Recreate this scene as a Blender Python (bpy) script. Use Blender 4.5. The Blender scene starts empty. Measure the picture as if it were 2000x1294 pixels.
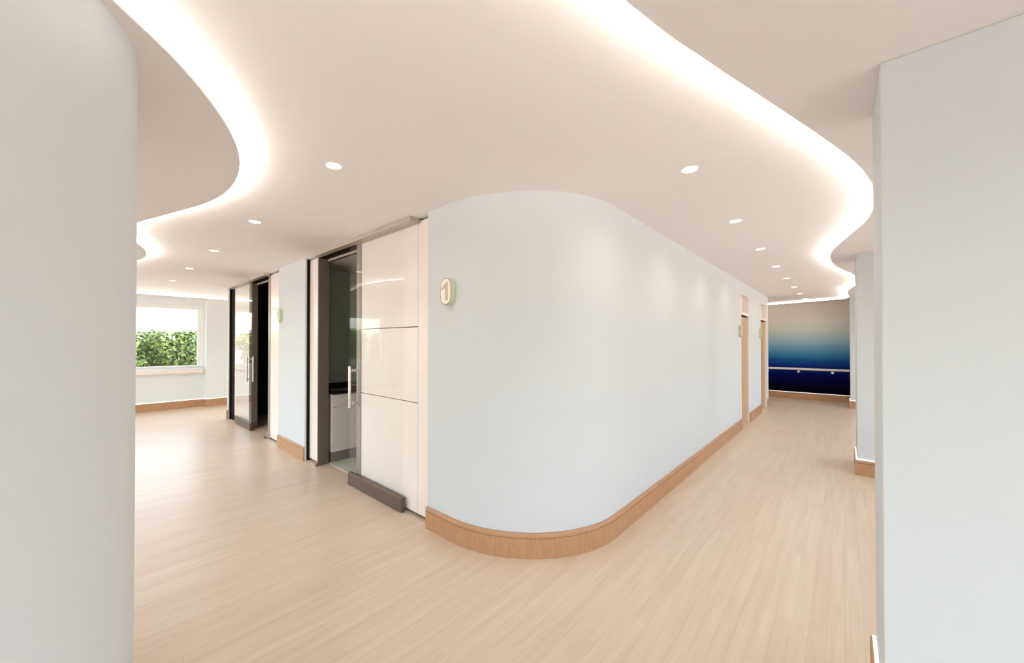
import bpy, bmesh, math, random
from mathutils import Vector, Matrix
from mathutils.geometry import tessellate_polygon

# ------------------------------------------------------------------ camera
scn = bpy.context.scene
COL = scn.collection
CZ = 1.6                       # eye height
F_PX, PX, PY = 737.47, 964.5, 662.0
YAW, PITCH, ROLL = 0.747, 0.0078, 0.0003
cam_data = bpy.data.cameras.new('camera')
cam = bpy.data.objects.new('camera', cam_data)
COL.objects.link(cam)
fw = Vector((-math.sin(YAW) * math.cos(PITCH), math.cos(YAW) * math.cos(PITCH), math.sin(PITCH)))
rt = Vector((math.cos(YAW), math.sin(YAW), 0))
up = rt.cross(fw)
r2 = math.cos(ROLL) * rt + math.sin(ROLL) * up
u2 = -math.sin(ROLL) * rt + math.cos(ROLL) * up
m = Matrix.Identity(4)
for i in range(3):
    m[i][0], m[i][1], m[i][2] = r2[i], u2[i], -fw[i]
m[2][3] = CZ
cam.matrix_world = m
cam_data.sensor_fit = 'HORIZONTAL'
cam_data.sensor_width = 36.0
cam_data.lens = F_PX * 36.0 / 2000.0
cam_data.shift_x = (1000 - PX) / 2000.0
cam_data.shift_y = (PY - 647) / 2000.0
cam_data.clip_start = 0.02
cam_data.clip_end = 500
scn.camera = cam

# ------------------------------------------------------------------ view, world, sun
vs = scn.view_settings
vs.view_transform = 'Standard'
vs.look = 'None'
vs.gamma = 1.0
vs.use_curve_mapping = False
vs.exposure = 0.22
try:
    scn.cycles.max_bounces = 14
    scn.cycles.diffuse_bounces = 9
    scn.cycles.glossy_bounces = 5
    scn.cycles.transparent_max_bounces = 16
    scn.cycles.sample_clamp_indirect = 6.0
except Exception:
    pass

world = bpy.data.worlds.new('sky_world')
scn.world = world
world.use_nodes = True
wn = world.node_tree
wn.nodes.clear()
wo = wn.nodes.new('ShaderNodeOutputWorld')
wb = wn.nodes.new('ShaderNodeBackground')
sky = wn.nodes.new('ShaderNodeTexSky')
sky.sky_type = 'NISHITA'
sky.sun_disc = False
sky.sun_elevation = math.radians(38)
sky.sun_rotation = math.radians(-8)
sky.air_density = 1.2
sky.dust_density = 2.0
hs = wn.nodes.new('ShaderNodeHueSaturation')
hs.inputs['Saturation'].default_value = 0.55
wn.links.new(sky.outputs[0], hs.inputs['Color'])
wn.links.new(hs.outputs[0], wb.inputs[0])
wb.inputs[1].default_value = 1.35
wn.links.new(wb.outputs[0], wo.inputs[0])

sun_d = bpy.data.lights.new('sun', 'SUN')
sun_d.energy = 12.0
sun_d.angle = math.radians(0.6)
sun_d.color = (1.0, 0.95, 0.86)
sun = bpy.data.objects.new('sun', sun_d)
COL.objects.link(sun)
sun.rotation_euler = Vector((0.15, -1.0, -0.80)).to_track_quat('-Z', 'Y').to_euler()

LED = 76.0          # cove strip emission
DOWN_W = 3.2        # downlight lamp power
DOWN_E = 8.0        # downlight lens emission
WARM = (1.0, 0.93, 0.85)

# ------------------------------------------------------------------ key dimensions
H = 2.732           # raised ceiling
HS = 2.680          # lowered soffit
XR = -1.393         # right face of the core
YF = 2.014          # front face of the core
YP = 2.075          # recessed panels
RC = 0.95           # rounded corner
XW = -11.74         # west wall inner face
YM = 13.68          # mural wall inner face
YS = -3.4           # south wall inner face
XE = 3.2            # east wall inner face
YN = 5.0            # north wall of the west corridor
BBH = 0.185

# ------------------------------------------------------------------ materials
def new_mat(name):
    mt = bpy.data.materials.new(name)
    mt.use_nodes = True
    nt = mt.node_tree
    return mt, nt, nt.nodes['Principled BSDF']

def simple(name, col, rough=0.5, metal=0.0, spec=0.5, noise=0.0, scale=8.0, coat=0.0):
    mt, nt, b = new_mat(name)
    b.inputs['Base Color'].default_value = (*col, 1)
    b.inputs['Roughness'].default_value = rough
    b.inputs['Metallic'].default_value = metal
    b.inputs['Specular IOR Level'].default_value = spec
    b.inputs['Coat Weight'].default_value = coat
    b.inputs['Coat Roughness'].default_value = 0.03
    tc = nt.nodes.new('ShaderNodeTexCoord')
    nz = nt.nodes.new('ShaderNodeTexNoise')
    nz.inputs['Scale'].default_value = scale
    nz.inputs['Detail'].default_value = 4
    mp = nt.nodes.new('ShaderNodeMixRGB')
    mp.inputs[1].default_value = (*[c * (1 - noise) for c in col], 1)
    mp.inputs[2].default_value = (*[min(1, c * (1 + noise)) for c in col], 1)
    nt.links.new(tc.outputs['Object'], nz.inputs['Vector'])
    nt.links.new(nz.outputs['Fac'], mp.inputs[0])
    nt.links.new(mp.outputs[0], b.inputs['Base Color'])
    return mt

def emit(name, col, strength):
    mt = bpy.data.materials.new(name)
    mt.use_nodes = True
    nt = mt.node_tree
    nt.nodes.clear()
    o = nt.nodes.new('ShaderNodeOutputMaterial')
    e = nt.nodes.new('ShaderNodeEmission')
    e.inputs[0].default_value = (*col, 1)
    e.inputs[1].default_value = strength
    nt.links.new(e.outputs[0], o.inputs[0])
    return mt

def glass(name, tint=(0.97, 0.99, 0.98), base=0.04):
    """thin clear sheet: passes light straight, mirrors more at grazing angles"""
    mt = bpy.data.materials.new(name)
    mt.use_nodes = True
    nt = mt.node_tree
    nt.nodes.clear()
    o = nt.nodes.new('ShaderNodeOutputMaterial')
    t = nt.nodes.new('ShaderNodeBsdfTransparent')
    t.inputs[0].default_value = (*tint, 1)
    g = nt.nodes.new('ShaderNodeBsdfGlossy')
    g.inputs['Roughness'].default_value = 0.0
    mx = nt.nodes.new('ShaderNodeMixShader')
    lw = nt.nodes.new('ShaderNodeLayerWeight')
    lw.inputs[0].default_value = 0.5
    pw = nt.nodes.new('ShaderNodeMath'); pw.operation = 'POWER'; pw.inputs[1].default_value = 5
    mu = nt.nodes.new('ShaderNodeMath'); mu.operation = 'MULTIPLY_ADD'
    mu.inputs[1].default_value = 0.7 * (1 - base)
    mu.inputs[2].default_value = base
    nt.links.new(lw.outputs['Facing'], pw.inputs[0])
    nt.links.new(pw.outputs[0], mu.inputs[0])
    nt.links.new(mu.outputs[0], mx.inputs[0])
    nt.links.new(t.outputs[0], mx.inputs[1])
    nt.links.new(g.outputs[0], mx.inputs[2])
    nt.links.new(mx.outputs[0], o.inputs[0])
    return mt

def oak(name, c1, c2, scale=(95, 95, 4.0), rough=0.45):
    mt, nt, b = new_mat(name)
    tc = nt.nodes.new('ShaderNodeTexCoord')
    mp = nt.nodes.new('ShaderNodeMapping')
    mp.inputs['Scale'].default_value = scale
    nz = nt.nodes.new('ShaderNodeTexNoise')
    nz.inputs['Scale'].default_value = 1.6
    nz.inputs['Detail'].default_value = 6
    nz.inputs['Roughness'].default_value = 0.65
    cr = nt.nodes.new('ShaderNodeValToRGB')
    cr.color_ramp.elements[0].position = 0.3
    cr.color_ramp.elements[0].color = (*c1, 1)
    cr.color_ramp.elements[1].position = 0.7
    cr.color_ramp.elements[1].color = (*c2, 1)
    nt.links.new(tc.outputs['Object'], mp.inputs[0])
    nt.links.new(mp.outputs[0], nz.inputs['Vector'])
    nt.links.new(nz.outputs['Fac'], cr.inputs[0])
    nt.links.new(cr.outputs[0], b.inputs['Base Color'])
    b.inputs['Roughness'].default_value = rough
    return mt

def floor_mat():
    mt, nt, b = new_mat('pale_oak_planks')
    L = nt.links
    tc = nt.nodes.new('ShaderNodeTexCoord')
    rot = nt.nodes.new('ShaderNodeMapping')
    rot.inputs['Rotation'].default_value = (0, 0, math.pi / 2)
    L.new(tc.outputs['Object'], rot.inputs[0])
    br = nt.nodes.new('ShaderNodeTexBrick')
    br.offset = 0.37
    br.offset_frequency = 3
    br.inputs['Color1'].default_value = (0.53, 0.53, 0.53, 1)
    br.inputs['Color2'].default_value = (0.67, 0.67, 0.67, 1)
    br.inputs['Mortar'].default_value = (0.18, 0.18, 0.18, 1)
    br.inputs['Scale'].default_value = 1.0
    br.inputs['Mortar Size'].default_value = 0.0012
    br.inputs['Mortar Smooth'].default_value = 0.4
    br.inputs['Brick Width'].default_value = 0.92
    br.inputs['Row Height'].default_value = 0.075
    L.new(rot.outputs[0], br.inputs['Vector'])
    # long grain
    gm = nt.nodes.new('ShaderNodeMapping')
    gm.inputs['Scale'].default_value = (26, 1.5, 1)
    L.new(tc.outputs['Object'], gm.inputs[0])
    gn = nt.nodes.new('ShaderNodeTexNoise')
    gn.inputs['Scale'].default_value = 1.0
    gn.inputs['Detail'].default_value = 5
    gn.inputs['Roughness'].default_value = 0.6
    gn.inputs['Distortion'].default_value = 0.6
    L.new(gm.outputs[0], gn.inputs['Vector'])
    cr = nt.nodes.new('ShaderNodeValToRGB')
    cr.color_ramp.elements[0].position = 0.25
    cr.color_ramp.elements[0].color = (*FLOOR_DARK, 1)
    cr.color_ramp.elements[1].position = 0.75
    cr.color_ramp.elements[1].color = (*FLOOR_LIGHT, 1)
    L.new(gn.outputs['Fac'], cr.inputs[0])
    mx = nt.nodes.new('ShaderNodeMixRGB'); mx.blend_type = 'OVERLAY'
    mx.inputs[0].default_value = 0.28
    L.new(cr.outputs[0], mx.inputs[1])
    L.new(br.outputs['Color'], mx.inputs[2])
    L.new(mx.outputs[0], b.inputs['Base Color'])
    b.inputs['Roughness'].default_value = 0.34
    b.inputs['Specular IOR Level'].default_value = 0.32
    return mt

FLOOR_DARK = (0.585, 0.445, 0.330)
FLOOR_LIGHT = (0.685, 0.545, 0.415)

def mural_mat():
    mt, nt, b = new_mat('printed_ocean_gradient')
    tc = nt.nodes.new('ShaderNodeTexCoord')
    sp = nt.nodes.new('ShaderNodeSeparateXYZ')
    mr = nt.nodes.new('ShaderNodeMapRange')
    mr.inputs['From Min'].default_value = 0.0
    mr.inputs['From Max'].default_value = H
    cr = nt.nodes.new('ShaderNodeValToRGB')
    stops = [(0.00, (0.0004, 0.0003, 0.0012)), (0.13, (0.0005, 0.0005, 0.008)), (0.24, (0.001, 0.002, 0.055)),
             (0.335, (0.003, 0.018, 0.16)), (0.40, (0.009, 0.070, 0.22)), (0.46, (0.045, 0.19, 0.36)),
             (0.54, (0.16, 0.34, 0.50)), (0.62, (0.38, 0.52, 0.58)), (0.70, (0.58, 0.64, 0.61)),
             (0.80, (0.74, 0.73, 0.66)), (0.92, (0.83, 0.78, 0.70)), (1.0, (0.85, 0.79, 0.71))]
    el = cr.color_ramp.elements
    el[0].position, el[0].color = stops[0][0], (*stops[0][1], 1)
    el[1].position, el[1].color = stops[-1][0], (*stops[-1][1], 1)
    for p, c in stops[1:-1]:
        e = el.new(p); e.color = (*c, 1)
    nt.links.new(tc.outputs['Object'], sp.inputs[0])
    nt.links.new(sp.outputs['Z'], mr.inputs['Value'])
    nt.links.new(mr.outputs[0], cr.inputs[0])
    nt.links.new(cr.outputs[0], b.inputs['Base Color'])
    b.inputs['Roughness'].default_value = 0.8
    b.inputs['Specular IOR Level'].default_value = 0.05
    return mt

def leaf_mat():
    mt, nt, b = new_mat('green_leaves')
    gi = nt.nodes.new('ShaderNodeNewGeometry')
    cr = nt.nodes.new('ShaderNodeValToRGB')
    el = cr.color_ramp.elements
    el[0].position, el[0].color = 0.0, (0.03, 0.06, 0.006, 1)
    el[1].position, el[1].color = 1.0, (0.22, 0.26, 0.035, 1)
    e = el.new(0.5); e.color = (0.10, 0.16, 0.018, 1)
    nt.links.new(gi.outputs['Random Per Island'], cr.inputs[0])
    nt.links.new(cr.outputs[0], b.inputs['Base Color'])
    b.inputs['Roughness'].default_value = 0.5
    return mt

M = dict(
    wall=simple('pale_blue_grey_paint', (0.61, 0.63, 0.65), 0.7, spec=0.25, noise=0.006, scale=3),
    white_wall=simple('soft_white_paint', (0.74, 0.76, 0.75), 0.7, spec=0.25, noise=0.006, scale=3),
    ceil=simple('matt_ceiling_white', (0.90, 0.865, 0.855), 0.85, spec=0.15, noise=0.004, scale=2),
    soffit=simple('matt_soffit_white', (0.83, 0.79, 0.775), 0.85, spec=0.15, noise=0.004, scale=2),
    floor=floor_mat(),
    oak=oak('oak_skirting', (0.36, 0.19, 0.095), (0.52, 0.29, 0.155)),
    oak_door=oak('oak_door', (0.44, 0.28, 0.155), (0.54, 0.36, 0.21), scale=(30, 30, 1.5)),
    mural=mural_mat(),
    panel=simple('gloss_white_laminate', (0.83, 0.75, 0.69), 0.22, spec=0.4, noise=0.004),
    black=simple('black_shadow_gap', (0.012, 0.008, 0.006), 0.8, spec=0.1, noise=0.1),
    bronze=simple('grey_bronze_metal', (0.150, 0.118, 0.100), 0.45, metal=0.15, noise=0.03, scale=30),
    rail_metal=simple('brown_bronze_metal', (0.115, 0.080, 0.055), 0.42, metal=0.2, noise=0.03, scale=30),
    alu=simple('warm_aluminium', (0.50, 0.43, 0.37), 0.38, metal=0.35, noise=0.03, scale=30),
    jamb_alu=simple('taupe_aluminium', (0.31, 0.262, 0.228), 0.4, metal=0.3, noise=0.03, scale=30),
    steel=simple('brushed_steel', (0.72, 0.66, 0.60), 0.28, metal=0.8, noise=0.03, scale=40),
    glass=glass('clear_glass_sheet', (0.992, 0.996, 0.994), 0.02),
    pane=glass('window_glass', (0.98, 1, 1), 0.04),
    frame=simple('white_window_frame', (0.86, 0.85, 0.84), 0.4, noise=0.005),
    trim=simple('cream_door_trim', (0.80, 0.72, 0.66), 0.5, noise=0.01),
    green=simple('pale_green_plastic', (0.56, 0.65, 0.40), 0.45, noise=0.01),
    sign_face=simple('cream_sign_face', (0.88, 0.79, 0.70), 0.4, noise=0.005),
    sign_grey=simple('grey_numeral', (0.50, 0.43, 0.36), 0.5, noise=0.01),
    dark=simple('shadow_edge', (0.05, 0.04, 0.035), 0.4, noise=0.05),
    granite=simple('black_worktop', (0.010, 0.008, 0.006), 0.12, noise=0.3, scale=60),
    cabinet=simple('white_cabinet_laminate', (0.74, 0.68, 0.62), 0.35, noise=0.005),
    kick=simple('grey_toe_kick', (0.22, 0.19, 0.165), 0.5, noise=0.02),
    room_wall=simple('sage_room_paint', (0.33, 0.37, 0.31), 0.7, spec=0.2, noise=0.01),
    room_floor=simple('pale_green_vinyl', (0.56, 0.56, 0.46), 0.45, noise=0.03, scale=20),
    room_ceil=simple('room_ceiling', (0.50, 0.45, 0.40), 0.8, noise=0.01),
    unlit_shade=simple('dark_room_shade', (0.018, 0.013, 0.009), 0.8, spec=0.1, noise=0.05),  # near-black base colour stands in for the unlit room's darkness
    lawn=simple('pale_gravel', (0.40, 0.36, 0.31), 0.9, noise=0.15, scale=2),
    bark=simple('bark', (0.12, 0.08, 0.05), 0.9, noise=0.3, scale=20),
    leaf=leaf_mat(),
    facade=simple('pale_exterior_render', (0.62, 0.60, 0.57), 0.8, noise=0.02),
    led=emit('warm_led', WARM, LED),
    lens=emit('downlight_lens', (1.0, 0.94, 0.85), DOWN_E),
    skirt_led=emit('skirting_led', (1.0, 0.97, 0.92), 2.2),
)

# ------------------------------------------------------------------ mesh helpers
def bx(bm, x0, x1, y0, y1, z0, z1, bev=0.0):
    vs_ = [bm.verts.new((x, y, z)) for z in (z0, z1) for y in (y0, y1) for x in (x0, x1)]
    q = [(0, 2, 3, 1), (4, 5, 7, 6), (0, 1, 5, 4), (2, 6, 7, 3), (0, 4, 6, 2), (1, 3, 7, 5)]
    fs = [bm.faces.new([vs_[i] for i in f]) for f in q]
    if bev > 0:
        es = {e for f in fs for e in f.edges}
        bmesh.ops.bevel(bm, geom=list(es), offset=bev, segments=2, affect='EDGES', profile=0.5)

def box_bm(*a, **k):
    bm = bmesh.new(); bx(bm, *a, **k); return bm

def cyl(bm, p0, p1, r, n=20, r1=None):
    p0, p1 = Vector(p0), Vector(p1)
    d = (p1 - p0)
    rotm = d.to_track_quat('Z', 'Y').to_matrix().to_4x4()
    mt = Matrix.Translation((p0 + p1) / 2) @ rotm
    bmesh.ops.create_cone(bm, cap_ends=True, segments=n, radius1=r, radius2=r if r1 is None else r1,
                          depth=d.length, matrix=mt)

def prism(bm, pts, z0, z1):
    """vertical prism over a 2-D outline (counter-clockwise)"""
    lo = [bm.verts.new((x, y, z0)) for x, y in pts]
    hi = [bm.verts.new((x, y, z1)) for x, y in pts]
    n = len(pts)
    for i in range(n):
        j = (i + 1) % n
        bm.faces.new((lo[i], lo[j], hi[j], hi[i]))
    if n < 120:
        bm.faces.new(lo[::-1]); bm.faces.new(hi)
    else:
        for t in tessellate_polygon([[Vector((x, y, 0)) for x, y in pts]]):
            bm.faces.new([lo[i] for i in t])
            bm.faces.new([hi[i] for i in t])
        bmesh.ops.recalc_face_normals(bm, faces=bm.faces[:])

def offset_path(path, d):
    """offset an open path to its right side by d"""
    out = []
    n = len(path)
    for i, p in enumerate(path):
        p = Vector(p)
        a = Vector(path[max(i - 1, 0)]); b = Vector(path[min(i + 1, n - 1)])
        t1 = (p - a).normalized() if i > 0 else (b - p).normalized()
        t2 = (b - p).normalized() if i < n - 1 else t1
        n1 = Vector((t1.y, -t1.x)); n2 = Vector((t2.y, -t2.x))
        nn = (n1 + n2)
        nn.normalize()
        k = d / max(0.3, nn.dot(n1))
        out.append((p.x + nn.x * k, p.y + nn.y * k))
    return out

def sweep(bm, path, prof, caps=True):
    """sweep a closed profile of (outward, z) along an open path; outward is the path's right side"""
    offs = {}
    rings = []
    cols = [offset_path(path, o) for o, z in prof]
    for i in range(len(path)):
        rings.append([bm.verts.new((cols[k][i][0], cols[k][i][1], prof[k][1])) for k in range(len(prof))])
    m_ = len(prof)
    for i in range(len(path) - 1):
        for k in range(m_):
            j = (k + 1) % m_
            bm.faces.new((rings[i][k], rings[i][j], rings[i + 1][j], rings[i + 1][k]))
    if caps:
        bm.faces.new(rings[0]); bm.faces.new(rings[-1][::-1])
    bmesh.ops.recalc_face_normals(bm, faces=bm.faces[:])

def obj(name, bm, mat, parent=None, smooth=False, label=None, loc=None):
    base = Vector(loc) if loc is not None else Vector((0, 0, 0))
    if parent is not None:
        base = world_loc(parent)
    if base.length > 0:
        bmesh.ops.translate(bm, verts=bm.verts[:], vec=-base)
    me = bpy.data.meshes.new(name)
    bm.to_mesh(me); bm.free()
    mats = mat if isinstance(mat, (list, tuple)) else [mat]
    for mm in mats:
        me.materials.append(mm)
    if smooth:
        me.polygons.foreach_set('use_smooth', [True] * len(me.polygons))
        me.set_sharp_from_angle(angle=math.radians(35))
    o = bpy.data.objects.new(name, me)
    COL.objects.link(o)
    if parent is not None:
        o.parent = parent
    elif loc is not None:
        o.location = base
    if label:
        o['label'] = label
    return o

def world_loc(o):
    v = Vector((0, 0, 0))
    while o is not None:
        v = v + o.location
        o = o.parent
    return v

def struct(name, bm, mat, smooth=False, label=None, parent=None, cat=None, loc=None):
    o = obj(name, bm, mat, parent, smooth, label, loc)
    if parent is None:
        o['kind'] = 'structure'
        if cat: o['category'] = cat
    return o

def empty(name, loc, label=None, cat=None, group=None, kind=None):
    o = bpy.data.objects.new(name, None)
    o.empty_display_size = 0.1
    o.location = loc
    COL.objects.link(o)
    if label: o['label'] = label
    if cat: o['category'] = cat
    if group: o['group'] = group
    if kind: o['kind'] = kind
    return o

def tag(o, label, cat, group=None):
    o['label'] = label; o['category'] = cat
    if group: o['group'] = group
    return o

def copy_tree(root):
    r = root.copy(); COL.objects.link(r)
    for ch in list(root.children):
        c = ch.copy(); COL.objects.link(c); c.parent = r
        for g in list(ch.children):
            d = g.copy(); COL.objects.link(d); d.parent = c
    return r

def catmull(pts, n=10, closed=False):
    out = []
    P = [Vector(p) for p in pts]
    N = len(P)
    rng = range(N) if closed else range(N - 1)
    for i in rng:
        p0 = P[(i - 1) % N] if (closed or i > 0) else P[0] * 2 - P[1]
        p1 = P[i]; p2 = P[(i + 1) % N]
        p3 = P[(i + 2) % N] if (closed or i < N - 2) else P[-1] * 2 - P[-2]
        for k in range(n):
            t = k / n
            # centripetal form keeps the uneven samples smooth
            t0 = 0; t1 = (p1 - p0).length ** 0.5; t2 = t1 + (p2 - p1).length ** 0.5; t3 = t2 + (p3 - p2).length ** 0.5
            tt = t1 + (t2 - t1) * t
            a1 = p0 * ((t1 - tt) / (t1 - t0)) + p1 * ((tt - t0) / (t1 - t0))
            a2 = p1 * ((t2 - tt) / (t2 - t1)) + p2 * ((tt - t1) / (t2 - t1))
            a3 = p2 * ((t3 - tt) / (t3 - t2)) + p3 * ((tt - t2) / (t3 - t2))
            b1 = a1 * ((t2 - tt) / (t2 - t0)) + a2 * ((tt - t0) / (t2 - t0))
            b2 = a2 * ((t3 - tt) / (t3 - t1)) + a3 * ((tt - t1) / (t3 - t1))
            c = b1 * ((t2 - tt) / (t2 - t1)) + b2 * ((tt - t1) / (t2 - t1))
            out.append((c.x, c.y))
    if not closed:
        out.append((P[-1].x, P[-1].y))
    return out

def clean(path, d=0.004):
    out = [path[0]]
    for p in path[1:]:
        if (Vector(p) - Vector(out[-1])).length > d:
            out.append(p)
    return out

# ------------------------------------------------------------------ floor
struct('floor', box_bm(XW - 0.3, XE + 0.3, YS - 0.3, YM + 0.3, -0.12, 0.0), M['floor'],
       label='pale oak plank floor running down both corridors')

# ------------------------------------------------------------------ core wall with the rounded corner
arc = [(-2.343 + RC * math.sin(a), YF + RC - RC * math.cos(a)) for a in [math.radians(2.5 * i) for i in range(37)]]
D1 = (8.24, 9.055)          # door niches in the right face (y range)
D2 = (10.46, 11.425)
YEND = 11.55
path_a = [(-2.645, YF), (-2.5, YF)] + arc + [(XR, D1[0])]
bm = bmesh.new()
prof_w = [(0, 0), (0, H), (-0.14, H), (-0.14, 0)]
sweep(bm, path_a, prof_w)
def wall_box(y0, y1, z0, z1):
    bx(bm, XR - 0.14, XR, y0, y1, z0, z1)
wall_box(D1[0], D1[1], 2.525, H)
wall_box(D1[1], D2[0], 0, H)
wall_box(D2[0], D2[1], 2.525, H)
wall_box(D2[1], YEND, 0, H)
bx(bm, -2.6, XR, YEND, YEND + 0.14, 0, H)
core = struct('wall_core_right', bm, M['wall'], smooth=True,
              label='pale blue-grey wall with a broad rounded corner between the two corridors')
struct('wall_core_left', box_bm(-6.372, -5.345, YF, YF + 0.16, 0, H), M['wall'],
       label='pale blue-grey wall pier between the two sliding glass doors')
struct('wall_core_end', box_bm(-9.46, -9.375, YF, 4.4, 0, H), M['wall'], label='far end of the core wall beside the second sliding door')

# skirting profile: flat board, groove, softly rounded cap
def bb_prof(t=0.022, h=BBH):
    return [(0, 0), (t, 0), (t, h - 0.038), (t - 0.006, h - 0.036), (t - 0.006, h - 0.032), (t, h - 0.030),
            (t, h - 0.010), (t - 0.004, h - 0.003), (t - 0.010, h), (0, h)]
def skirting(name, path, label, led=False, t=0.022):
    bm = bmesh.new(); sweep(bm, path, bb_prof(t))
    o = struct(name, bm, M['oak'], smooth=True, label=label)
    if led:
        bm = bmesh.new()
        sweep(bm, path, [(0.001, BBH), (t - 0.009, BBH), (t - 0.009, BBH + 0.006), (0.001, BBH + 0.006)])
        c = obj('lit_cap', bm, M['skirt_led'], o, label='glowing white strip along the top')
    return o
skirting('baseboard_core', [(-2.646, YF), (-2.5, YF)] + arc + [(XR, D1[0] - 0.002)],
         'oak skirting wrapping the rounded corner wall')
skirting('baseboard_between_doors', [(XR, D1[1] + 0.002), (XR, D2[0] - 0.002)],
         'short oak skirting between the two wooden doors')
skirting('baseboard_corner', [(XR, D2[1] + 0.03), (XR, YEND + 0.14), (XR - 1.2, YEND + 0.14)],
         'oak skirting at the far corner of the core')
skirting('baseboard_pier', [(-6.372, YF), (-5.345, YF)], 'oak skirting of the pier between the sliding doors')
skirting('baseboard_end', [(-9.46, 4.4), (-9.46, YF), (-9.375, YF)], 'oak skirting at the far left end of the core')

# ------------------------------------------------------------------ sliding doors
def capsule_pts(w, h, n=14):
    r = w / 2
    pts = []
    for i in range(n + 1):
        a = math.pi * i / n
        pts.append((r * math.cos(a), h / 2 - r + r * math.sin(a)))
    for i in range(n + 1):
        a = math.pi + math.pi * i / n
        pts.append((r * math.cos(a), -h / 2 + r + r * math.sin(a)))
    return pts

def panel_bm(x0, x1, joints=()):
    bm = bmesh.new()
    zs = [0.028] + list(joints) + [2.712]
    for a, b in zip(zs[:-1], zs[1:]):
        bx(bm, x0, x1, YP, YP + 0.03, a + (0.0035 if a > 0.1 else 0), b - (0.0035 if b < 2.6 else 0), bev=0.0015)
    return bm

def handle(parent, x):
    h = obj('pull_handle', handle_bm(x), M['steel'], parent, smooth=True, label='brushed steel back-to-back bar handle')
    return h
def handle_bm(x):
    bm = bmesh.new()
    for y in (1.978, 2.082):
        cyl(bm, (x, y, 0.875), (x, y, 1.333), 0.0155, 20)
    for z in (0.925, 1.285):
        cyl(bm, (x, 1.978, z), (x, 2.082, z), 0.008, 14)
        cyl(bm, (x, 2.012, z), (x, 2.02, z), 0.017, 16)
        cyl(bm, (x, 2.040, z), (x, 2.048, z), 0.017, 16)
    return bm

JZ = (1.04, 1.742)
def sliding_door(name, fixed, opening, leaf, header, hx, label):
    """fixed: list of (x0, x1, joints); opening: (x0, x1) clear width"""
    xs = [v for f in fixed for v in f[:2]] + list(opening)
    root = empty(name, (sum(opening) / 2, YP, 0), label, None, kind='structure')
    for x0, x1, j in fixed:
        obj('fixed_panel', panel_bm(x0, x1, j), M['panel'], root, label='glossy cream wall panel beside the opening')
    # dark sub-frame behind the panels makes the shadow gaps
    bm = bmesh.new()
    lo, hi = min(xs), max(xs)
    for x0, x1 in ((lo - 0.10, opening[0] - 0.03), (opening[1] + 0.03, hi + 0.09)):
        if x1 > x0:
            bx(bm, x0, x1, YP + 0.031, YP + 0.055, 0, H - 0.002)
    obj('black_subframe', bm, M['black'], root, label='black shadow gap behind the panels')
    # deep jambs
    a, b = opening
    obj('jamb', box_bm(a - 0.022, a, 2.042, 2.178, 0, 2.69), M['bronze'], root, label='dark bronze jamb on the far side')
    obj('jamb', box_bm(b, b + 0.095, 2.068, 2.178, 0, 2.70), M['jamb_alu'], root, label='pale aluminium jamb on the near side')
    # head lining
    bm = bmesh.new()
    bx(bm, a, b, 2.045, 2.15, 2.688, 2.70)
    bx(bm, a, b, 2.165, 2.20, 2.66, 2.72)
    obj('head_lining', bm, M['black'], root, label='dark lining above the opening')
    obj('head_track', box_bm(a + 0.03, b, 2.150, 2.164, 2.655, 2.686, bev=0.002), M['alu'], root)
    # ceiling track
    obj('ceiling_track', box_bm(header[0], header[1], 1.963, 2.042, 2.688, H, bev=0.003), M['alu'], root,
        label='flat metal track box under the ceiling')
    # glass leaf with a deep bottom rail and handle
    lf = obj('glass_leaf', box_bm(leaf[0], leaf[1], 2.024, 2.036, 0.02, 2.69, bev=0.001), M['glass'], root,
             label='frameless clear glass leaf slid over the cream panels')
    obj('bottom_rail', box_bm(leaf[0], leaf[1], 2.008, 2.050, 0.004, 0.142, bev=0.006), M['rail_metal'], lf,
        label='deep bronze rail along the foot of the glass')
    handle(lf, hx)
    # floor stop at the far jamb foot
    sx = a if leaf[0] > a - 0.5 and leaf[1] > b else b
    obj('floor_guide', box_bm(sx - 0.035, sx + 0.01, 2.015, 2.045, 0, 0.03, bev=0.004), M['bronze'], root)
    tx = (b + 0.002, header[1]) if leaf[1] > b else (header[0], a - 0.024)
    obj('track_closer', box_bm(tx[0], tx[1], 2.0425, 2.073, 2.6885, H), M['alu'], root)
    return root

sliding_door('door_1', [(-2.871, -2.60, ()), (-3.922, -2.876, JZ), (-5.418, -5.003, ())], (-4.985, -4.02),
             (-4.10, -3.04), (-4.955, -2.84), -4.0,
             'nearest sliding glass door standing open, its leaf over tall cream panels')
sliding_door('door_2', [(-6.972, -6.372, ()), (-9.165, -8.035, JZ)], (-8.018, -7.055),
             (-8.88, -7.835), (-9.215, -6.905), -7.93,
             'second sliding glass door further down the left corridor, half open')
# black gap liners next to the wall piers
struct('trim_1', box_bm(-5.51, -5.418, YP + 0.02, YP + 0.03, 0, H - 0.01), M['black'], label='black shadow gap strip beside the first door')
struct('trim_2', box_bm(-9.375, -9.165, YP - 0.01, YP + 0.03, 0, H - 0.03), M['black'], label='black shadow gap strip beside the second door')

struct('trim_8', box_bm(-5.345, -5.338, YF + 0.022, 2.105, 0, H - 0.01), M['black'], label='black edge strip on the side of the pier')
struct('trim_9', box_bm(-9.375, -9.368, YF + 0.016, 2.065, 0, H - 0.03), M['black'], label='black edge strip at the far end of the core')
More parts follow.
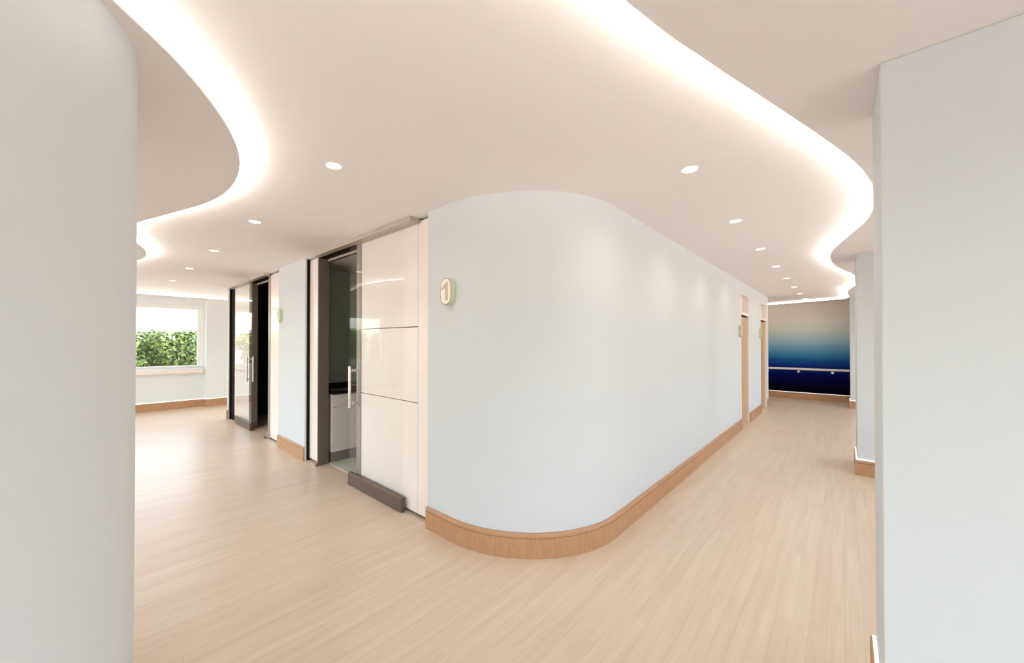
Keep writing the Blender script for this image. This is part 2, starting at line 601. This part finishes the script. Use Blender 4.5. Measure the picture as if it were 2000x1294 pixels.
# ------------------------------------------------------------------ the rooms behind the sliding doors
def room(side, x0, x1, y1, zc, wallm, floorm, ceilm, desc):
    bm = bmesh.new()
    bx(bm, x0 - 0.08, x0, 2.18, y1 + 0.08, 0, zc + 0.05)
    bx(bm, x1, x1 + 0.08, 2.18, y1 + 0.08, 0, zc + 0.05)
    bx(bm, x0, x1, y1, y1 + 0.08, 0, zc + 0.05)
    # front returns beside the opening
    struct('wall_' + side, bm, wallm, label=desc + ' walls')
    struct('floor_' + side, box_bm(x0, x1, 2.19, y1, 0.0, 0.006), floorm, label=desc + ' floor')
    struct('ceiling_' + side, box_bm(x0, x1, 2.18, y1, zc, zc + 0.05), ceilm, label=desc + ' ceiling')
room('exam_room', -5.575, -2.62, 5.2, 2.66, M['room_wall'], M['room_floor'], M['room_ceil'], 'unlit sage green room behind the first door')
room('dark_room', -9.30, -6.40, 4.4, 2.66, M['unlit_shade'], M['floor'], M['unlit_shade'], 'unlit dark room behind the second door')
# returns that close the room fronts behind the panels
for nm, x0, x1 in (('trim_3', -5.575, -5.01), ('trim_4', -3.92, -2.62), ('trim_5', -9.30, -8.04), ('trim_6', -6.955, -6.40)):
    struct(nm, box_bm(x0, x1, YP + 0.06, YP + 0.105, 0, H - 0.02), M['unlit_shade'], label='back lining of the door panels')

# base cabinet with worktop in the first room
cab = empty('base_cabinet', (-5.27, 3.2, 0), 'cream base cabinet with one drawer row seen through the first open doorway', 'cabinet')
obj('body', box_bm(-5.57, -4.99, 2.215, 4.8, 0.14, 0.905), M['cabinet'], cab)
obj('toe_kick', box_bm(-5.57, -4.995, 2.215, 4.8, 0.007, 0.138), M['kick'], cab, label='grey toe kick')
y0 = 2.215
for k in range(4):
    y1 = y0 + 0.64
    obj('door', box_bm(-4.989, -4.972, y0 + 0.002, y1 - 0.002, 0.142, 0.728, bev=0.002), M['cabinet'], cab)
    obj('drawer', box_bm(-4.989, -4.972, y0 + 0.002, y1 - 0.002, 0.734, 0.898, bev=0.002), M['cabinet'], cab)
    y0 = y1
wt = empty('worktop', (-5.27, 3.2, 0.905), 'black polished worktop on the cream cabinet behind the first doorway', 'worktop')
obj('slab', box_bm(-5.57, -4.955, 2.215, 4.82, 0.906, 0.952, bev=0.003), M['granite'], wt)
obj('upstand', box_bm(-5.57, -5.55, 2.215, 4.82, 0.953, 1.0, bev=0.002), M['granite'], wt)
# room downlight seen dimly
# ------------------------------------------------------------------ wooden doors in the right corridor
def wood_door(name, d, label):
    root = empty(name, (XR, (d[0] + d[1]) / 2, 0), label, None, kind='structure')
    y0, y1 = d
    # frame lining the niche: two jambs, head, transom bar
    for a, b in ((y0 + 0.001, y0 + 0.035), (y1 - 0.035, y1 - 0.001)):
        obj('door_jamb', box_bm(XR - 0.13, XR + 0.002, a, b, 0, 2.52, bev=0.002), M['trim'], root)
    obj('transom_bar', box_bm(XR - 0.13, XR + 0.004, y0 + 0.001, y1 - 0.001, 2.118, 2.165, bev=0.003), M['trim'], root)
    obj('head_frame', box_bm(XR - 0.13, XR + 0.003, y0 + 0.001, y1 - 0.001, 2.500, 2.523, bev=0.002), M['trim'], root)
    obj('door_leaf', box_bm(XR - 0.080, XR - 0.036, y0 + 0.037, y1 - 0.037, 0.008, 2.09, bev=0.002), M['oak_door'], root,
        label='oak veneered leaf')
    obj('leaf_gap', box_bm(XR - 0.078, XR - 0.038, y0 + 0.036, y1 - 0.036, 2.091, 2.117), M['black'], root, label='dark gap over the leaf')
    # transom light: inner frame and pane
    bm = bmesh.new()
    a, b, z0, z1 = y0 + 0.036, y1 - 0.036, 2.166, 2.499
    for q in ((a, a + 0.03, z0, z1), (b - 0.03, b, z0, z1), (a + 0.03, b - 0.03, z0, z0 + 0.03), (a + 0.03, b - 0.03, z1 - 0.03, z1)):
        bx(bm, XR - 0.125, XR - 0.085, *q)
    obj('transom_frame', bm, M['trim'], root)
    obj('transom_pane', box_bm(XR - 0.112, XR - 0.104, a + 0.031, b - 0.031, z0 + 0.031, z1 - 0.031), M['sign_face'], root,
        label='obscured pane over the door')
    # lever
    bm = bmesh.new()
    yh = y0 + 0.10
    cyl(bm, (XR - 0.05, yh, 1.02), (XR - 0.043, yh, 1.02), 0.026, 20)
    cyl(bm, (XR - 0.045, yh, 1.02), (XR + 0.0, yh, 1.02), 0.009, 12)
    cyl(bm, (XR - 0.004, yh - 0.005, 1.02), (XR - 0.004, yh + 0.12, 1.02), 0.009, 12)
    obj('lever_handle', bm, M['steel'], root, smooth=True)
    return root
wood_door('door_3', D1, 'nearer oak door with a transom in the right corridor')
wood_door('door_4', D2, 'farther oak door with a transom near the blue end wall')

# ------------------------------------------------------------------ room signs
def sign_parts(root):
    """capsule sign facing -Y, its back at the root"""
    w, h, dep = 0.122, 0.210, 0.045
    base = root.location.copy()
    def vert(pts, ya, yb):
        bm = bmesh.new()
        prism(bm, pts, 0, yb - ya)
        bmesh.ops.rotate(bm, verts=bm.verts[:], cent=(0, 0, 0), matrix=Matrix.Rotation(math.pi / 2, 3, 'X'))
        bmesh.ops.translate(bm, verts=bm.verts[:], vec=(0, yb, 0))
        bmesh.ops.recalc_face_normals(bm, faces=bm.faces[:])
        bmesh.ops.translate(bm, verts=bm.verts[:], vec=base)
        return bm
    obj('sign_body', vert(capsule_pts(w, h), -dep + 0.004, 0), M['green'], root, smooth=True, label='thick pale green capsule body')
    obj('sign_shadow_rim', vert([(px_ - 0.0045, pz_) for px_, pz_ in capsule_pts(w, h + 0.004)], -dep, -dep + 0.0039), M['dark'], root, smooth=True, label='thin dark rim standing in for the back shadow')  # shadow along the left edge, built as an offset dark rim
    f = obj('sign_face', vert(capsule_pts(w - 0.004, h - 0.004), -dep - 0.003, -dep - 0.0001), M['sign_face'], root, smooth=True, label='cream face')
    one = [(0.028, -0.072), (0.028, 0.072), (0.004, 0.072), (-0.048, 0.030), (-0.042, 0.012), (-0.002, 0.038), (-0.002, -0.072)]
    obj('numeral', vert(one[::-1], -dep - 0.005, -dep - 0.0031), M['sign_grey'], root, label='grey figure 1')
s1 = empty('room_sign', (-2.352, YF, 2.008), 'pale green capsule sign numbered 1 on the curved wall beside the nearest sliding door', 'sign', 'room number signs')
sign_parts(s1)
s2 = copy_tree(s1); s2.location = (-6.26, YF, 1.998)
s2['label'] = 'pale green capsule sign numbered 1 on the pier between the two sliding doors'
for y, z, lb in ((8.12, 1.80, 'pale green room sign seen edge-on beside the nearer oak door'),
                 (10.40, 1.80, 'pale green room sign seen edge-on beside the farther oak door')):
    s = copy_tree(s1); s.location = (XR, y - 0.07, z); s.rotation_euler = (0, 0, math.pi / 2); s['label'] = lb

# ------------------------------------------------------------------ raised ceiling and wavy soffit with its cove light
struct('ceiling', box_bm(XW - 0.3, XE + 0.3, YS - 0.3, YM + 0.3, H, H + 0.1), M['ceil'],
       label='raised matt white ceiling over the corridors')
Rp = [(-0.441, 1.402), (-0.387, 1.584), (-0.336, 1.761), (-0.281, 1.942), (-0.218, 2.152), (-0.152, 2.373), (-0.069, 2.658),
      (0.020, 2.984), (0.084, 3.255), (0.127, 3.502), (0.163, 3.75), (0.190, 4.08), (0.182, 4.40), (0.144, 4.802), (0.060, 5.218), (-0.009, 5.560),
      (-0.078, 5.921), (-0.117, 6.329), (-0.116, 6.708), (-0.079, 7.177), (0.003, 7.697), (0.110, 8.24), (0.185, 8.85), (0.205, 9.45),
      (0.161, 10.05), (0.088, 10.734), (0.066, 11.217), (0.082, 11.75), (0.10, 12.25), (0.085, 12.62), (-0.02, 12.83), (-0.16, 12.93),
      (-0.782, 13.18), (-1.636, 13.50), (-2.6, 13.60), (-3.4, 13.62)]
Lp = [(-1.793, 0.151), (-1.849, 0.202), (-1.925, 0.263), (-2.027, 0.336), (-2.181, 0.429), (-2.326, 0.503), (-2.499, 0.574),
      (-2.686, 0.629), (-2.900, 0.666), (-3.135, 0.680), (-3.382, 0.669), (-3.680, 0.615), (-3.981, 0.528), (-4.345, 0.414),
      (-4.683, 0.312), (-5.0, 0.262), (-5.32, 0.278), (-5.661, 0.362), (-5.816, 0.409), (-5.985, 0.455), (-6.183, 0.490),
      (-6.325, 0.503), (-6.536, 0.503), (-6.688, 0.486), (-6.843, 0.453), (-7.3, 0.33), (-7.9, 0.16), (-8.5, 0.04), (-9.3, -0.02),
      (-10.2, 0.0), (-11.0, 0.12), (-11.42, 0.42), (-11.585, 0.85), (-11.60, 1.4), (-11.60, 2.2), (-11.60, 4.9)]
link = [(-1.69, 0.05), (-1.50, -0.10), (-1.22, -0.16), (-0.95, -0.05), (-0.76, 0.22), (-0.63, 0.62), (-0.525, 1.05)]
edge = clean(catmull(Lp[::-1] + link + Rp, 6), 0.012)     # from the west end round to the mural wall
# the soffit slab lies on the right side of the path: south, then east
far = [(-3.4, YM), (XE, YM), (XE, YS), (XW, YS), (XW, 4.9)]
bm = bmesh.new()
outline = edge + far
prism(bm, outline, HS, HS + 0.010)
bmesh.ops.recalc_face_normals(bm, faces=bm.faces[:])
struct('ceiling_soffit', bm, M['soffit'], label='lowered ceiling with a wavy edge above both outer sides')
# recessed LED ribbon standing on the slab just behind the lip
bm = bmesh.new()
sweep(bm, edge, [(0.012, HS + 0.0105), (0.012, HS + 0.017), (0.034, HS + 0.017), (0.034, HS + 0.0105)])
cl = obj('cove_light_strip', bm, M['led'])
tag(cl, 'warm white light strip glowing behind the wavy ceiling edge', 'light')
bm = bmesh.new()
sweep(bm, edge, [(0.040, HS + 0.011), (0.040, H - 0.001), (0.055, H - 0.001), (0.055, HS + 0.011)])
struct('trim_7', bm, M['soffit'], label='upstand behind the cove light')

# ------------------------------------------------------------------ downlights
def downlight(loc, label):
    root = empty('recessed_downlight', loc, label, 'downlight', 'round recessed downlights in the raised ceiling')
    x, y, z = loc
    bm = bmesh.new()
    n = 40
    ro, ri = 0.053, 0.047
    rings = [[bm.verts.new((x + r * math.cos(2 * math.pi * i / n), y + r * math.sin(2 * math.pi * i / n), zz)) for i in range(n)]
             for r, zz in ((ro, z), (ro, z - 0.004), (ri, z - 0.004), (ri, z))]
    for k in range(4):
        a, b = rings[k], rings[(k + 1) % 4]
        for i in range(n):
            j = (i + 1) % n
            bm.faces.new((a[i], a[j], b[j], b[i]))
    bmesh.ops.recalc_face_normals(bm, faces=bm.faces[:])
    obj('trim_ring', bm, M['frame'], root, smooth=True)
    bm = bmesh.new()
    cyl(bm, (x, y, z - 0.0028), (x, y, z - 0.0005), 0.0468, n)
    obj('lens', bm, M['lens'], root, label='glowing warm white lens')
    ld = bpy.data.lights.new('downlight_lamp', 'AREA')
    ld.shape = 'DISK'; ld.size = 0.09; ld.energy = DOWN_W; ld.color = WARM; ld.spread = math.radians(150)
    lo = bpy.data.objects.new('downlight_lamp', ld)
    COL.objects.link(lo); lo.parent = root; lo.location = (0, 0, -0.006)
    return root
words = ['nearest', 'second', 'third', 'fourth', 'fifth', 'sixth', 'seventh', 'eighth']
for k in range(8):
    downlight((-0.7347, 2.681 + 1.4362 * k, H), '%s round downlight from the viewer in the row over the right corridor' % words[k])
for k in range(5):
    downlight((-2.396 - 1.6609 * k, 1.0742, H), '%s round downlight from the viewer in the row over the left corridor' % words[k])

# ------------------------------------------------------------------ outer walls with windows
def wall_with_windows(name, axis, c0, c1, lo, hi, wins, label, mat):
    """axis 'x': wall runs along y, thickness c0..c1 in x; wins: (a, b, z0, z1)"""
    bm = bmesh.new()
    def b(a0, a1, z0, z1):
        if a1 - a0 < 1e-4 or z1 - z0 < 1e-4: return
        if axis == 'x': bx(bm, c0, c1, a0, a1, z0, z1)
        else: bx(bm, a0, a1, c0, c1, z0, z1)
    cur = lo
    for a, e, z0, z1 in sorted(wins):
        b(cur, a, -0.1, H + 0.1); b(a, e, -0.1, z0); b(a, e, z1, H + 0.1); cur = e
    b(cur, hi, -0.1, H + 0.1)
    return struct(name, bm, mat, label=label)

def window(name, axis, c_in, sgn, a, e, z0, z1, label, mull=(), fr=0.10):
    """c_in inner wall face; sgn direction outwards"""
    root = empty(name, (c_in, (a + e) / 2, z0) if axis == 'x' else ((a + e) / 2, c_in, z0), label, None, kind='structure')
    def B(bm, u0, u1, w0, w1, q0, q1, bev=0.0):
        lo_, hi_ = sorted((c_in + sgn * w0, c_in + sgn * w1))
        if axis == 'x': bx(bm, lo_, hi_, u0, u1, q0, q1, bev=bev)
        else: bx(bm, u0, u1, lo_, hi_, q0, q1, bev=bev)
    bm = bmesh.new()
    for q in ((a, a + fr, z0, z1), (e - fr, e, z0, z1), (a + fr, e - fr, z0, z0 + fr * 0.6), (a + fr, e - fr, z1 - fr, z1)):
        B(bm, q[0], q[1], 0.06, 0.14, q[2], q[3])
    for mm in mull:
        B(bm, mm - 0.03, mm + 0.03, 0.07, 0.13, z0 + fr * 0.6, z1 - fr)
    obj('window_frame', bm, M['frame'], root)
    bm = bmesh.new(); B(bm, a - 0.0, e + 0.0, -0.03, 0.06, z0 - 0.035, z0, bev=0.003)
    obj('window_sill', bm, M['frame'], root)
    bm = bmesh.new(); B(bm, a + fr, e - fr, 0.096, 0.102, z0 + fr * 0.6, z1 - fr)
    obj('pane', bm, M['pane'], root)
    return root
Z0, Z1 = 0.965, 2.50
west = [(-3.0, -1.55, Z0, Z1), (-1.15, 1.985, Z0, Z1), (3.0, 4.4, Z0, Z1)]
wall_with_windows('wall_west', 'x', XW - 0.30, XW, YS - 0.3, YN + 0.3, west, 'pale window wall at the end of the left corridor', M['white_wall'])
window('window_1', 'x', XW, -1, west[1][0], west[1][1], Z0, Z1, 'wide white framed window at the end of the left corridor with green shrubs outside')
window('window_2', 'x', XW, -1, west[0][0], west[0][1], Z0, Z1, 'white framed window further left in the west wall')
window('window_3', 'x', XW, -1, west[2][0], west[2][1], Z0, Z1, 'white framed window north of the wall pilaster')
struct('wall_west_pilaster', box_bm(XW - 0.02, -11.62, 2.03, 2.75, 0, H), M['white_wall'], label='shallow pale pilaster beside the window')
north = [(-11.6, -10.25, 0.3, 1.85), (-10.05, -9.60, 0.3, 2.56)]  # unseen openings, added and sized to send sun and bounce into the west end
wall_with_windows('wall_north', 'y', YN, YN + 0.25, XW, -9.30, north, 'short wall closing the west corridor', M['white_wall'])
window('window_4', 'y', YN, 1, *north[1], 'unseen narrow tall window added to throw a sun streak on the floor', fr=0.03)
window('window_15', 'y', YN, 1, *north[0], 'unseen low wide window added to bounce sunlight into the west end', fr=0.05)
south = [(-11.2, -9.0, 0.5, 2.56), (-8.6, -6.4, 0.5, 2.56), (-6.0, -3.8, 0.5, 2.56), (-3.4, -1.2, 0.5, 2.56), (-0.8, 1.2, 0.5, 2.56)]
wall_with_windows('wall_south', 'y', YS - 0.3, YS, XW, XE + 0.3, south, 'long window wall behind the viewer', M['white_wall'])
for i, w in enumerate(south):
    window('window_%d' % (5 + i), 'y', YS, -1, *w, 'tall lounge window behind the viewer, number %s from the west' % words[i].replace('nearest', 'first'))
east = [(-2.6, -0.4, 0.5, 2.56), (0.1, 1.9, 0.5, 2.56), (2.8, 5.9, 0.75, 2.56), (6.4, 9.4, 0.75, 2.56), (9.8, 12.9, 0.75, 2.56)]
wall_with_windows('wall_east', 'x', XE, XE + 0.3, YS, YM, east, 'window wall behind the pillars of the right corridor', M['white_wall'])
for i, w in enumerate(east):
    window('window_%d' % (10 + i), 'x', XE, 1, *w, 'tall east window, %s from the south' % words[i].replace('nearest', 'first'))
struct('wall_mural', box_bm(-3.6, XE + 0.3, YM, YM + 0.3, -0.1, H + 0.1), M['mural'],
       label='end wall with a printed fade from beige through blue to near-black navy')
struct('wall_north_core', box_bm(-3.7, -3.6, YEND + 0.14, YM + 0.3, 0, H), M['wall'], label='side wall past the core')

# skirtings on the outer walls (lit cap)
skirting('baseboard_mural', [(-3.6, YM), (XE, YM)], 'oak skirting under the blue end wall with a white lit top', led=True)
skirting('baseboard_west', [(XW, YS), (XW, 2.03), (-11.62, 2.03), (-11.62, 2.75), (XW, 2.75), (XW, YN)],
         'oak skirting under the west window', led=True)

# ------------------------------------------------------------------ pillars
def pillar(n, x0, x1, y0, y1, label):
    o = struct('pillar', box_bm(x0, x1, y0, y1, 0, HS, bev=0.004), M['wall'], label=label)
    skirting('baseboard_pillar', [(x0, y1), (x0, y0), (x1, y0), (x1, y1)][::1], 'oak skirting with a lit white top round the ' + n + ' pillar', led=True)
pillar('nearest', 0.108, 1.30, 2.085, 2.585, 'wide pale pillar nearest the viewer at the right')
pillar('middle', 0.117, 1.30, 6.345, 7.05, 'pale pillar half way along the right corridor')
pillar('far', 0.117, 1.30, 12.60, 13.1, 'pale pillar just before the blue end wall')
# round-ended column close to the viewer on the left
bm = bmesh.new()
prism(bm, [(-2.085 + 0.668 * math.cos(2 * math.pi * i / 96), -0.533 + 0.668 * math.sin(2 * math.pi * i / 96)) for i in range(96)], 0, HS)
struct('pillar_round', bm, M['wall'], smooth=True, label='big round pale column beside the viewer at the left')
cpath = [(-2.085 + 0.668 * math.cos(2 * math.pi * i / 96), -0.533 - 0.668 * math.sin(2 * math.pi * i / 96)) for i in range(97)]
skirting('baseboard_column', [(x, y) for x, y in cpath][::-1], 'oak skirting round the big column')

# ------------------------------------------------------------------ handrails
def handrail(p0, p1, normal, z, h, label, n, first=0.4):
    p0, p1, nn = Vector((*p0, z)), Vector((*p1, z)), Vector((*normal, 0))
    root = empty('handrail', ((p0 + p1) / 2), label, 'handrail')
    d = (p1 - p0).normalized()
    bm = bmesh.new()
    # oval rail swept straight
    sec = [(0.019 * math.cos(a), h / 2 * math.sin(a)) for a in [2 * math.pi * i / 20 for i in range(20)]]
    rings = []
    for q in (p0, p1):
        c = q + nn * 0.075
        rings.append([bm.verts.new(c + nn * u + Vector((0, 0, v))) for u, v in sec])
    for i in range(20):
        j = (i + 1) % 20
        bm.faces.new((rings[0][i], rings[0][j], rings[1][j], rings[1][i]))
    bm.faces.new(rings[0]); bm.faces.new(rings[1])
    bmesh.ops.recalc_face_normals(bm, faces=bm.faces[:])
    obj('rail', bm, M['trim'] if h < 0.09 else M['frame'], root, smooth=True)
    L = (p1 - p0).length
    for k in range(n):
        q = p0 + d * (first + (L - 2 * first) * k / max(1, n - 1))
        bm = bmesh.new()
        c = q + nn * 0.075
        cyl(bm, c - Vector((0, 0, h / 2 + 0.035)), c - Vector((0, 0, h / 2 - 0.005)), 0.009, 12)
        cyl(bm, c - Vector((0, 0, h / 2 + 0.035)), q - Vector((0, 0, h / 2 + 0.045)) + nn * 0.004, 0.010, 12)
        cyl(bm, q - Vector((0, 0, h / 2 + 0.045)) + nn * 0.010, q - Vector((0, 0, h / 2 + 0.045)) + nn * 0.001, 0.032, 20)
        bmesh.ops.create_uvsphere(bm, u_segments=14, v_segments=8, radius=0.016, matrix=Matrix.Translation(c - Vector((0, 0, h / 2 + 0.035))))
        obj('bracket', bm, M['steel'], root, smooth=True)
    return root
handrail((-1.98, YM), (0.11, YM), (0, -1), 0.850, 0.060, 'long pale handrail across the blue end wall', 3, 0.33)
handrail((XW, -2.6), (XW, 1.98), (1, 0), 0.878, 0.085, 'pale handrail under the west window', 5, 0.35)

# ------------------------------------------------------------------ outside: lawn and shrubs
g = obj('ground_outside', box_bm(-120, 120, -120, 140, -0.5, -0.35), M['lawn'])
g['kind'] = 'structure'; g['label'] = 'pale gravel ground outside the building'
def shrub(cx, cy, rx, ry, top, seed, label):
    rnd = random.Random(seed)
    root = empty('shrub', (cx, cy, -0.35), label, 'shrub', 'green shrubs outside the west window')
    bm = bmesh.new()
    cz = (top - 0.35) / 2 + 0.1
    blobs = []
    for i in range(64):
        k = rnd.uniform(0.35, 0.42)
        blobs.append((cx + rnd.uniform(-1, 1) * (rx - k), cy + rnd.uniform(-1, 1) * (ry - k),
                      rnd.choice((rnd.uniform(0.1, top - k), rnd.uniform(0.3, 1.4), top - k - rnd.uniform(0, 0.14))), k))
    for bxx, byy, bzz, br_ in blobs:
        for i in range(420):
            d = Vector((rnd.gauss(0, 1), rnd.gauss(0, 1), rnd.gauss(0, 1))).normalized()
            r = br_ * rnd.uniform(0.55, 1.08)
            c = Vector((bxx, byy, bzz)) + d * r
            if c.z < -0.2: continue
            s = rnd.uniform(0.026, 0.050)
            n = (d + Vector((rnd.uniform(-.7, .7), rnd.uniform(-.7, .7), rnd.uniform(-.2, .9)))).normalized()
            t = n.orthogonal().normalized()
            t.rotate(Matrix.Rotation(rnd.uniform(0, 6.28), 3, n))
            w = n.cross(t)
            vs_ = [bm.verts.new(c + t * s * 1.7), bm.verts.new(c + w * s * .75), bm.verts.new(c - t * s * 1.5), bm.verts.new(c - w * s * .75)]
            bm.faces.new(vs_)
    obj('crown', bm, M['leaf'], root)
    bm = bmesh.new()
    for i in range(5):
        a = i * 1.3
        cyl(bm, (cx + 0.08 * math.cos(a), cy + 0.08 * math.sin(a), -0.35), (cx + rx * .5 * math.cos(a), cy + ry * .5 * math.sin(a), cz + .3), 0.035, 8, 0.012)
    obj('stem', bm, M['bark'], root)
pos = ['far southern', 'southern', 'left middle', 'middle', 'right middle', 'northern', 'far northern']
for i in range(7):
    shrub(-16.2, -6.15 + 2.65 * i, 0.8, 1.32, 2.14 + 0.10 * math.sin(i * 1.7), 11 + i,
          'leafy green shrub outside the west window, %s one of the row' % pos[i])
